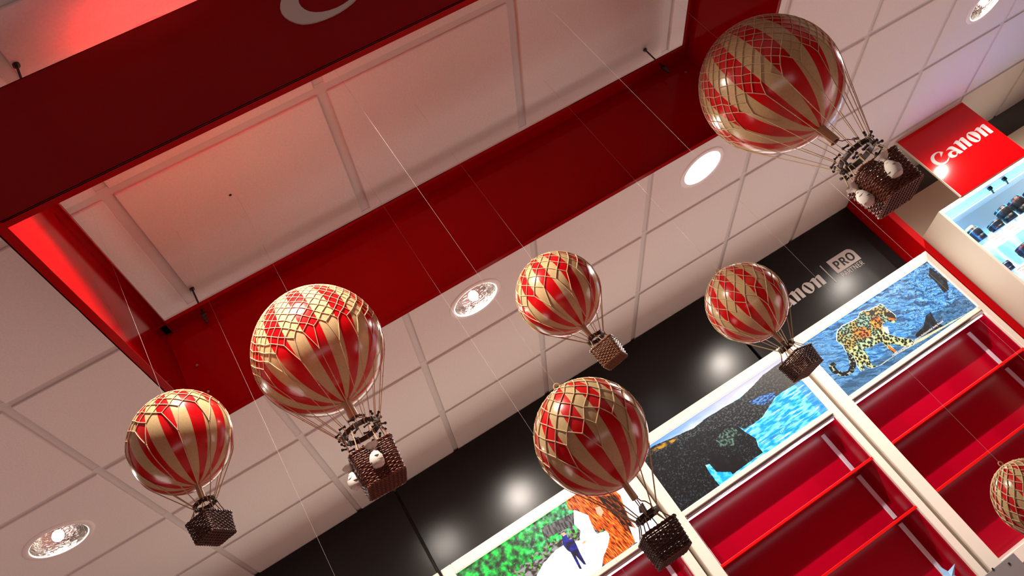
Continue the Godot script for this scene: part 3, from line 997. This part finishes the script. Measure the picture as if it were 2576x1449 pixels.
func build_cabinet() -> void:
	var o := thing("lens_cabinet", "white glass-shelved cabinet lit blue inside beneath the red sign", "cabinet", Vector3(CX0, 0, CZ))
	var w := CX1 - CX0
	var back := -0.455
	put("side_panel", bx(Vector3(0, 0, back), Vector3(0.018, CT, 0), 0.002), M.cabinet, o)
	put("side_panel", bx(Vector3(w - 0.018, 0, back), Vector3(w, CT, 0), 0.002), M.white, o)
	put("top_panel", bx(Vector3(0.018, CT - 0.026, back), Vector3(w - 0.018, CT, 0), 0.002), M.white, o)
	put("back_panel", bx(Vector3(0.018, 0.9, back), Vector3(w - 0.018, CT - 0.026, -0.30)), M.white, o)
	put("base_unit", bx(Vector3(0.018, 0, back), Vector3(w - 0.018, 0.9, -0.01), 0.003), M.white, o)
	put("valance", bx(Vector3(0.018, CT - 0.050, -0.12), Vector3(w - 0.018, CT - 0.026, -0.10)), M.white, o)
	for y in [2.466, 2.256, 2.04, 1.80, 1.5, 1.2]:
		put("glass_shelf", bx(Vector3(0.020, y - 0.006, -0.285), Vector3(w - 0.020, y, -0.018), 0.001), M.glass, o)
	put("strip_light", bx(Vector3(0.05, CT - 0.040, -0.098), Vector3(w - 0.05, CT - 0.028, -0.085)), glow(Color(0.22, 0.74, 1.0), 8.0), o)
	area(o, Vector3(w / 2, CT - 0.044, -0.0915), Vector2(w - 0.1, 0.012), CAB_E, Color(0.22, 0.74, 1.0), Vector3(-90, 0, 0))
	put("strip_light", bx(Vector3(0.022, 1.0, -0.05), Vector3(0.030, CT - 0.06, -0.042)), glow(Color(0.25, 0.55, 1.0), 4.0), o)
	area(o, Vector3(0.034, 1.85, -0.046), Vector2(0.01, 1.6), CAB_E * 0.6, Color(0.25, 0.55, 1.0), Vector3(0, -90, 0))
	for x in [0.385, 0.50]:
		var k := MB.new()
		k.box(Vector3(x - 0.012, CT - 0.046, -0.055), Vector3(x + 0.012, CT - 0.026, -0.035), 0.003)
		k.tube([Vector3(x, CT - 0.045, -0.045), Vector3(x - 0.006, CT - 0.068, -0.05)], 0.006, 8, false, true)
		put("door_catch", k, M.black, o)
	# the sign on top
	var s := thing("sign_board", "red glossy sign board with white lettering between lens cabinet and ceiling", "sign", Vector3(4.272, CT, -1.252))
	put("board", bx(Vector3(0.004, 0, -0.012), Vector3(0.536, 0.470, 0), 0.001), M.redsign, s)
	put("edge_strip", bx(Vector3(0, 0, -0.014), Vector3(0.004, 0.470, -0.0005)), M.beige, s)
	wordmark(s, Vector3(4.774 - 4.272, 2.93 - CT, 0), 0.4495, 0.001, M.letter)
	# lenses and price cards
	var top := 2.4662
	var spots := [[3, 4.232, top, "slim black lens with tan cap at the cabinet's left end, upper glass shelf"], [0, 4.358, top, "shortest black lens with silver ring on the upper glass shelf"], [1, 4.462, top, "tall black lens with silver ring on the upper glass shelf"], [2, 4.572, top, "tall black lens with red ring on the upper glass shelf"], [1, 4.69, top, "tall black lens past the red-ringed one on the upper glass shelf"], [4, 4.360, 2.2562, "black lens with red ring on the lower glass shelf"], [0, 4.185, 2.2562, "small dark lens at the left end of the lower glass shelf"]]
	for q in spots:
		var l := lens_model(q[0])
		l.name = numbered("camera_lens")
		add_child(l)
		l.position = Vector3(q[1], q[2], -1.36)
		tag(l, q[3], "lens", "camera lenses in the lit cabinet")
		if q[0] == 3:
			var c := MB.new()
			c.lathe([Vector2(0.0, 0.112), Vector2(0.024, 0.112), Vector2(0.027, 0.108), Vector2(0.027, 0.096), Vector2(0.0, 0.094)], 24, Vector3(-0.006, 0, 0))
			put("cap", c, M.tan, l)
	var cards := [[4.192, 2.391, 0.097, 0.066, "white price card below the shortest lens on the upper shelf edge"], [4.302, 2.393, 0.095, 0.067, "white price card below the tall silver-ringed lens on the upper shelf edge"], [4.414, 2.393, 0.095, 0.067, "white price card below the tall red-ringed lens on the upper shelf edge"], [4.15, 2.186, 0.095, 0.066, "white price card on the lower shelf edge by the cabinet side"]]
	for q in cards:
		var c := thing("price_card", q[4], "card", Vector3(q[0], q[1], -1.2795), "price cards on the glass shelves")
		put("card", bx(Vector3(0, 0, 0), Vector3(q[2], q[3], 0.0012)), M.card, c)
		text_part(c, "maker_name", "Canon", 0.010, Vector3(q[2] * 0.45, q[3] * 0.62, 0.0014), M.inkred, "Droid Serif", 0.0004)
		text_part(c, "shop_line", "PARKCameras", 0.007, Vector3(q[2] * 0.45, q[3] * 0.82, 0.0014), M.ink, "Droid Sans", 0.0004)
		put("text_line", bx(Vector3(q[2] * 0.5, q[3] * 0.26, 0.0012), Vector3(q[2] * 0.86, q[3] * 0.29, 0.0016)), M.grey, c)
		put("text_line", bx(Vector3(q[2] * 0.56, q[3] * 0.36, 0.0012), Vector3(q[2] * 0.8, q[3] * 0.385, 0.0016)), M.grey, c)


# ---------------------------------------------------------------- model balloons
var gore_mesh: ArrayMesh

func make_gore() -> ArrayMesh:
	# one of 24 stripes of a ball of radius 1
	var b := MB.new()
	var rows := 40
	var cols := 4
	for i in rows + 1:
		var la := -PI / 2 + PI * i / rows
		for k in cols + 1:
			var w := TAU / 24.0 * (float(k) / cols - 0.5)
			var p := Vector3(cos(la) * cos(w), sin(la), cos(la) * sin(w))
			b.vert(p, p, Vector2(float(k) / cols, float(i) / rows))
	for i in rows:
		for k in cols:
			var a := i * (cols + 1) + k
			b.quad(a, a + 1, a + cols + 2, a + cols + 1)
	return b.mesh()

func on_ball(az: float, la: float, r: float) -> Vector3:
	return Vector3(cos(la) * cos(az), sin(la), cos(la) * sin(az)) * r

func knot(b: MB, p: Vector3, r: float) -> void:
	var f := b.v.size()
	for d in [Vector3.RIGHT, Vector3.LEFT, Vector3.UP, Vector3.DOWN, Vector3.BACK, Vector3.FORWARD]: b.vert(p + d * r, d)
	for x in [0, 1]:
		for y in [2, 3]:
			for z in [4, 5]: b.tri(f + x, f + y, f + z)

func cord_on_ball(b: MB, p: Vector3, q: Vector3, r: float, cr: float, sides := 5) -> void:
	var m := ((p + q) * 0.5).normalized() * r
	b.tube([p, m, q], cr, sides)

func net_mesh(r: float, N: int, rows: int, la0: float, la1: float, drop: float, cr: float, hoop_r: float, hoop_y: float, shift: Vector3) -> MB:
	var b := MB.new()
	var rr := r * 1.002 + cr
	var ks := []
	var turn := rng.randf() * TAU
	for i in rows:
		var line := []
		var la := lerpf(la0, la1, float(i) / (rows - 1))
		for j in N:
			var az := turn + TAU * (j + (0.5 if i % 2 == 1 else 0.0)) / N
			line.append(on_ball(az + rng.randf_range(-0.10, 0.10) * TAU / N, la + rng.randf_range(-0.10, 0.10) * (la0 - la1) / rows, rr))
		ks.append(line)
	for i in rows:
		for j in N:
			knot(b, ks[i][j], cr * 1.9)
			if i == 0:
				cord_on_ball(b, on_ball(turn + TAU * j / N, deg_to_rad(87.0), rr), ks[0][j], rr, cr)
			if i == rows - 1: continue
			var other := (j + N - 1) % N if i % 2 == 0 else (j + 1) % N
			cord_on_ball(b, ks[i][j], ks[i + 1][j], rr, cr)
			cord_on_ball(b, ks[i][j], ks[i + 1][other], rr, cr)
	# pairs of the lowest knots run together, then down to the hoop
	var half := (0.5 if (rows - 1) % 2 == 1 else 0.0)
	for m in N / 2:
		var az := turn + TAU * (2 * m + 0.5 + half) / N
		var laj := la1 - drop + rng.randf_range(-0.06, 0.06)
		var H := Vector3(cos(az) * hoop_r, -hoop_y, sin(az) * hoop_r) + shift
		var flat_h := Vector2(Vector2(H.x, H.z).length(), H.y)
		var lat := atan2(flat_h.y, flat_h.x) + acos(clampf(rr / flat_h.length(), -1, 1))
		laj = maxf(laj, lat + 0.02)
		var joint := on_ball(az, laj, rr)
		knot(b, joint, cr * 2.0)
		for q in 2:
			var lo: Vector3 = ks[rows - 1][(2 * m + q) % N]
			var pts := []
			for k in 5: pts.append((lo.lerp(joint, k / 4.0)).normalized() * rr)
			b.tube(pts, cr, 5)
		var path := []
		for k in 7: path.append(on_ball(az, lerpf(laj, lat, k / 6.0), rr))
		for k in 5: path.append(path[6].lerp(H, (k + 1) / 5.0))
		b.tube(path, cr, 5)
		if r > 0.13: knot(b, path[6].lerp(H, 0.35), cr * 2.2)
	return b

func basket_path(t: float, w: float, d: float, rc: float) -> Array:
	# a point and its outward direction on a rounded rectangle; t in 0..1
	var sx := w - 2 * rc
	var sz := d - 2 * rc
	var arc := PI / 2 * rc
	var s := fposmod(t, 1.0) * (2 * sx + 2 * sz + 4 * arc)
	var ang := 0.0
	var c := [Vector2(w / 2 - rc, d / 2 - rc), Vector2(-w / 2 + rc, d / 2 - rc), Vector2(-w / 2 + rc, -d / 2 + rc), Vector2(w / 2 - rc, -d / 2 + rc)]
	for k in 4:
		var run := sz if k % 2 == 0 else sx
		var o := Vector2.from_angle(ang)
		var along := o.rotated(PI / 2)
		if s <= run:
			var start: Vector2 = c[(k + 3) % 4] + o * rc
			return [start + along * s, o]
		s -= run
		if s <= arc:
			var e := Vector2.from_angle(ang + s / rc)
			return [c[k] + e * rc, e]
		s -= arc
		ang += PI / 2
	return [c[3] + Vector2(rc, 0), Vector2(1, 0)]

func build_basket(parent: Node3D, at: Vector3, yaw: float, w: float, d: float, h: float, sr: float, m: Material) -> Node3D:
	var o := holder("basket", parent)
	o.position = at          # centre of the underside
	o.rotation_degrees.y = yaw
	var per := 2 * (w + d)
	var ns := int(per / (sr * 4.6) / 2) * 2
	var rc := minf(w, d) * 0.12
	var rows := int(h / (sr * 2.15))
	var b := MB.new()
	for k in rows:
		var y := (k + 0.5) * h / rows
		var g := lerpf(0.93, 1.04, y / h)
		var pts := []
		for j in ns * 2:
			var q := basket_path(float(j) / (ns * 2), w * g, d * g, rc)
			var off := 0.0
			if j % 2 == 0: off = sr * 0.85 * (1.0 if (j / 2 + k) % 2 == 0 else -1.0)
			var p: Vector2 = q[0] + q[1] * off
			pts.append(Vector3(p.x, y + rng.randf_range(-0.15, 0.15) * sr, p.y))
		b.tube(pts, sr * rng.randf_range(0.88, 1.04), 5, true)
	put("woven_sides", b, m, o).set_meta("kind", "stuff")
	var st := MB.new()
	for j in ns:
		var q0 := basket_path(float(j) / ns, w * 0.93, d * 0.93, rc)
		var q1 := basket_path(float(j) / ns, w * 1.04, d * 1.04, rc)
		st.tube([Vector3(q0[0].x, 0, q0[0].y), Vector3(q1[0].x, h, q1[0].y)], sr * 0.7, 4)
	put("stakes", st, m, o).set_meta("kind", "stuff")
	var fl := MB.new()
	var nr := int(d * 0.93 / (sr * 2.2))
	var nx := int(w * 0.93 / (sr * 4.4))
	for k in nr:
		var z := ((k + 0.5) / nr - 0.5) * d * 0.92
		var pts := []
		for j in nx * 2 + 1:
			var y := 0.0
			if j % 2 == 0: y = sr * 0.8 * (1.0 if (j / 2 + k) % 2 == 0 else -1.0)
			pts.append(Vector3((float(j) / (nx * 2) - 0.5) * w * 0.93, y, z))
		fl.tube(pts, sr, 5, false, true)
	fl.box(Vector3(-w * 0.45, -sr * 0.15, -d * 0.45), Vector3(w * 0.45, sr * 0.35, d * 0.45))
	put("woven_floor", fl, m, o).set_meta("kind", "stuff")
	for q in [[0.0, 0.93, 1.0], [h, 1.05, 1.35]]:
		var rim := MB.new()
		for s in 2:      # two strands twisted round each other
			var pts := []
			for j in ns * 3:
				var e := basket_path(float(j) / (ns * 3), w * q[1], d * q[1], rc)
				var a := TAU * j / 6.0 + PI * s
				var p: Vector2 = e[0] + e[1] * cos(a) * sr * 0.8
				pts.append(Vector3(p.x, q[0] + sin(a) * sr * 0.8, p.y))
			rim.tube(pts, sr * 0.85 * q[2], 5, true)
		put("rim" if q[0] > 0 else "foot_rim", rim, m, o)
	return o

func sandbag(parent: Node3D, at: Vector3, s: float, turn: float) -> void:
	var b := MB.new()
	b.lathe([Vector2(0.0, -0.042), Vector2(0.009, -0.0415), Vector2(0.0135, -0.037), Vector2(0.0155, -0.028), Vector2(0.0145, -0.018), Vector2(0.010, -0.008), Vector2(0.0045, -0.001), Vector2(0.0042, 0.0015), Vector2(0.0115, 0.0075), Vector2(0.0155, 0.0145), Vector2(0.0125, 0.0150), Vector2(0.004, 0.006)], 20, Vector3.ZERO, true, 0.14)
	var o := put("sandbag", b, M.cloth, parent)
	o.position = at
	o.rotation = Vector3(0.12, turn, 0.06)
	o.scale = Vector3.ONE * s
	var t := MB.new()
	var ring := []
	for k in 12: ring.append(Vector3(cos(TAU * k / 12) * 0.0052, 0.0002, sin(TAU * k / 12) * 0.0052))
	t.tube(ring, 0.0012, 5, true)
	put("tie", t, M.cord, o)

func balloon(d: Dictionary) -> void:
	var P: Vector3 = d.at
	var r: float = d.r
	var big: bool = d.big
	var k := r / (0.16 if big else 0.105)
	var o := thing("model_balloon", d.label, "model balloon", P - Vector3(0, d.bot, 0), "model hot-air balloons hung on nylon lines")
	var body := Vector3(0, d.bot, 0)
	var env := holder("envelope", o)
	env.position = body
	for g in 24:
		var e := put("stripe", gore_mesh, M.gore_red if g % 2 == 0 else M.gore_cream, env)
		e.scale = Vector3.ONE * r
		e.rotation.y = -deg_to_rad(d.phase + g * 15.0)
	var shift := Vector3(d.off.x, 0, d.off.y)
	var hoop_r: float = (0.047 if big else 0.0225) * k
	var cr: float = (0.00095 if big else 0.00105) * k
	var net: MB
	if big: net = net_mesh(r, 36, 20, deg_to_rad(78), deg_to_rad(d.get("net", -12.0)), deg_to_rad(20), cr, hoop_r, d.hoop, shift)
	elif d.get("dense", false): net = net_mesh(r, 22, 10, deg_to_rad(72), deg_to_rad(-12), deg_to_rad(20), cr * 1.5, hoop_r, d.hoop, shift)
	else: net = net_mesh(r, 20, 9, deg_to_rad(72), deg_to_rad(d.get("net", 0.0)), deg_to_rad(26), cr, hoop_r, d.hoop, shift)
	put("net", net, M.cord, o).position = body
	# loop of cord at the crown, and the nylon line up to the ceiling
	var loop := MB.new()
	var lp := []
	for i in 14:
		var a := TAU * i / 14
		lp.append(Vector3(cos(a) * 0.006 * k, r + cr * 2 + 0.007 * k + sin(a) * 0.007 * k, 0))
	loop.tube(lp, cr * 1.5, 6, true)
	knot(loop, Vector3(0, r + cr, 0), 0.0045 * k)
	put("crown_loop", loop, M.cord, o).position = body
	var line := MB.new()
	line.tube([Vector3(0, r + 0.013 * k, 0), Vector3(0, CEIL - P.y, 0)], 0.00038, 5)
	put("nylon_line", line, M.nylon, o).position = body
	# filling tube under the ball, with its release cord
	var nl: float = (0.044 if big else 0.030) * k
	var nr: float = (0.0125 if big else 0.0065) * k
	var noz := MB.new()
	noz.lathe([Vector2(nr * 0.75, -r - nl + 0.002), Vector2(nr * 0.8, -r - nl), Vector2(nr, -r - nl + 0.0005), Vector2(nr * 0.92, -r + 0.003)], 20)
	put("filling_tube", noz, M.wood, o).position = body
	var rel := MB.new()
	rel.tube([Vector3(nr * 0.4, -r - nl + 0.004, 0), Vector3(nr * 0.9, -r - nl - 0.008 * k, 0.003 * k), Vector3(nr * 1.6, -r - nl - 0.013 * k, 0.008 * k), Vector3(nr * 2.2, -r - nl - 0.022 * k, 0.010 * k), Vector3(nr * 2.0, -r - nl - 0.030 * k, 0.011 * k)], 0.0011 * k, 5, false, true)
	put("release_cord", rel, M.cordred, o).position = body
	# hoop
	var hh: float = (0.011 if big else 0.008) * k
	var ht: float = 0.004 * k
	var hoop := MB.new()
	hoop.lathe([Vector2(hoop_r - ht, -hh / 2), Vector2(hoop_r, -hh / 2), Vector2(hoop_r + 0.0008, 0), Vector2(hoop_r, hh / 2), Vector2(hoop_r - ht, hh / 2), Vector2(hoop_r - ht, -hh / 2)], 48, Vector3.ZERO, false)
	var hp := put("hoop", hoop, M.hoop, o)
	hp.position = body + Vector3(0, -d.hoop, 0) + shift
	var nw := 12 if big else 8
	for i in nw:
		var a := TAU * (i + 0.3) / nw
		var e := Vector3(cos(a), 0, sin(a))
		var s := e.cross(Vector3.UP)
		var wr := MB.new()
		var q: float = 0.0012 * k
		var pts := []
		for c in [[-ht - 0.0008, -hh * 0.6], [0.0014, -hh * 0.6], [0.0014, hh * 0.6], [-ht - 0.0008, hh * 0.6]]: pts.append(e * (hoop_r + c[0]) + Vector3(0, c[1], 0))
		wr.tube(pts, q, 5, true)
		put("lashing", wr, M.rope, hp)
		if big:
			for u in [1.0, -1.0]:
				var tg := MB.new()
				var c2: Vector3 = e * (hoop_r + 0.005) + Vector3(0, u * 0.0135 - 0.001, 0)
				var dirn: Vector3 = (s * 0.8 + e * 0.6 * u).normalized()
				tg.tube([c2 - dirn * 0.0085, c2 - dirn * 0.0055], 0.0033, 8, false, true)
				tg.tube([c2 - dirn * 0.0055, c2 + dirn * 0.0055], 0.0021, 8, false, true)
				tg.tube([c2 + dirn * 0.0055, c2 + dirn * 0.0085], 0.0033, 8, false, true)
				put("toggle", tg, M.hoop, hp)
	# basket and its ropes
	var h: float = d.bot - d.rim
	var off := Vector3(d.boff.x, 0, d.boff.y)
	var bsk := build_basket(o, off, d.yaw, d.size.x, d.size.y, h, (0.0021 if big else 0.00165) * k, M.wicker if big else d.get("wicker", M.wicker_dark))
	var basis_ := Basis(Vector3.UP, deg_to_rad(d.yaw))
	for i in 8:
		var t := (i + 0.5) / 8.0
		var q := basket_path(t, d.size.x * 1.04, d.size.y * 1.04, 0.005)
		var foot: Vector3 = off + basis_ * Vector3(q[0].x, h, q[0].y)
		var dir := (basis_ * Vector3(q[0].x, 0, q[0].y)).normalized()
		var top: Vector3 = body + Vector3(0, -d.hoop - hh * 0.4, 0) + shift + dir * hoop_r
		var rp := MB.new()
		rp.tube([top, top.lerp(foot, 0.5) - dir * 0.001, foot, foot + Vector3(0, -0.008, 0)], cr * (1.25 if big else 1.0), 5)
		put("basket_rope", rp, M.cord if big else M.rope, o)
	if big:
		for i in d.bags:
			var a: float = PI / 2 * i
			var reach: float = (d.size.x if i % 2 == 0 else d.size.y) * 0.5 + 0.010
			var low := [0.030, 0.018, 0.018, 0.040][i] as float
			var p := Vector3(cos(a) * reach, h - low, sin(a) * reach)
			sandbag(bsk, p, 0.98, a)
			var cd := MB.new()
			cd.tube([Vector3(cos(a) * (reach - 0.010), h, sin(a) * (reach - 0.010)), p + Vector3(0, 0.004, 0)], cr, 5)
			put("sandbag_cord", cd, M.cord, bsk)

const BALLOONS := [
	{"at": Vector3(0.550, 2.492, 1.176), "r": 0.105, "big": false, "net": 12.0, "phase": 22.3, "hoop": 0.1475, "rim": 0.176, "bot": 0.2166, "off": Vector2(0, 0), "boff": Vector2(-0.005, -0.009), "yaw": -20.0, "size": Vector2(0.052, 0.078), "label": "small striped model balloon hanging clear of the others by the frame's outer corner"},
	{"at": Vector3(0.874, 2.639, 0.966), "r": 0.16, "big": true, "bags": [1, 2], "net": -10.0, "phase": 25.0, "hoop": 0.242, "rim": 0.300, "bot": 0.381, "off": Vector2(0, 0), "boff": Vector2(-0.003, -0.002), "yaw": 9.1, "size": Vector2(0.098, 0.094), "label": "large striped model balloon with white sandbags close under the red frame"},
	{"at": Vector3(1.4455, 2.433, 0.980), "r": 0.105, "big": false, "net": -4.0, "phase": 17.7, "hoop": 0.1467, "rim": 0.173, "bot": 0.220, "off": Vector2(0.008, 0.001), "boff": Vector2(0.0116, 0.0016), "yaw": -24.6, "size": Vector2(0.058, 0.056), "label": "small striped model balloon with light brown open basket in front of plain ceiling tiles"},
	{"at": Vector3(1.892, 2.220, 0.798), "r": 0.105, "big": false, "net": -16.0, "phase": 29.7, "hoop": 0.150, "rim": 0.182, "bot": 0.228, "off": Vector2(0, 0), "boff": Vector2(-0.001, 0), "yaw": 31.3, "size": Vector2(0.072, 0.076), "label": "small striped model balloon hiding the first letter on the dark panel"},
	{"at": Vector3(1.2433, 2.011, 1.292), "r": 0.105, "big": false, "net": -8.0, "phase": 16.0, "hoop": 0.169, "rim": 0.199, "bot": 0.247, "off": Vector2(0, 0), "boff": Vector2(-0.003, 0.007), "yaw": 2.9, "size": Vector2(0.064, 0.072), "label": "striped model balloon hanging lowest in front of the redhead light box"},
	{"at": Vector3(2.053, 2.450, 1.336), "r": 0.16, "big": true, "bags": [0, 1, 2], "net": -18.0, "phase": 16.6, "hoop": 0.258, "rim": 0.306, "bot": 0.3845, "off": Vector2(0.006, 0.004), "boff": Vector2(0.003, 0.002), "yaw": -2.5, "size": Vector2(0.098, 0.100), "label": "large striped model balloon with sandbags in front of the red sign board"},
	{"at": Vector3(1.630, 1.531, 1.607), "r": 0.0497, "big": false, "dense": true, "phase": 3.0, "hoop": 0.070, "rim": 0.086, "bot": 0.108, "off": Vector2(0, 0), "boff": Vector2(0, 0), "yaw": 12.0, "size": Vector2(0.030, 0.034), "label": "smallest striped balloon in a close net before the red shelves"}]

func build_balloons() -> void:
	gore_mesh = make_gore()
	for d in BALLOONS:
		var e: Dictionary = d.duplicate()
		if e.label.contains("light brown"): e["wicker"] = mat(Color(0.42, 0.25, 0.13), 0.35)
		balloon(e)
	# lines of other balloons that hang below the picture
	var lines := [[0.688, 0.956, 1.1, "fine nylon line hanging beside the large sandbagged balloon under the frame"], [1.221, 0.850, 1.2, "fine nylon line between the two small balloons, passing behind the lowest one"], [3.516, -0.900, 1.6, "fine nylon line in front of the leopard display bay"]]
	for q in lines:
		var b := MB.new()
		b.tube([Vector3(0, 0, 0), Vector3(0, CEIL - q[2], 0)], 0.00038, 5)
		var o := put("hanging_line", b, M.nylon)
		o.position = Vector3(q[0], q[2], q[1])
		tag(o, q[3], "nylon line", "nylon lines from the ceiling")

func _ready() -> void:
	rng.seed = 11
	nz.seed = 5
	nz.frequency = 0.02
	nz.fractal_octaves = 4
	nc.seed = 9
	nc.noise_type = FastNoiseLite.TYPE_CELLULAR
	nc.frequency = 0.035
	nc.cellular_return_type = FastNoiseLite.RETURN_DISTANCE
	setup_view()
	setup_materials()
	build_room()
	build_lamps()
	build_display_wall()
	build_cabinet()
	build_frame()
	build_balloons()
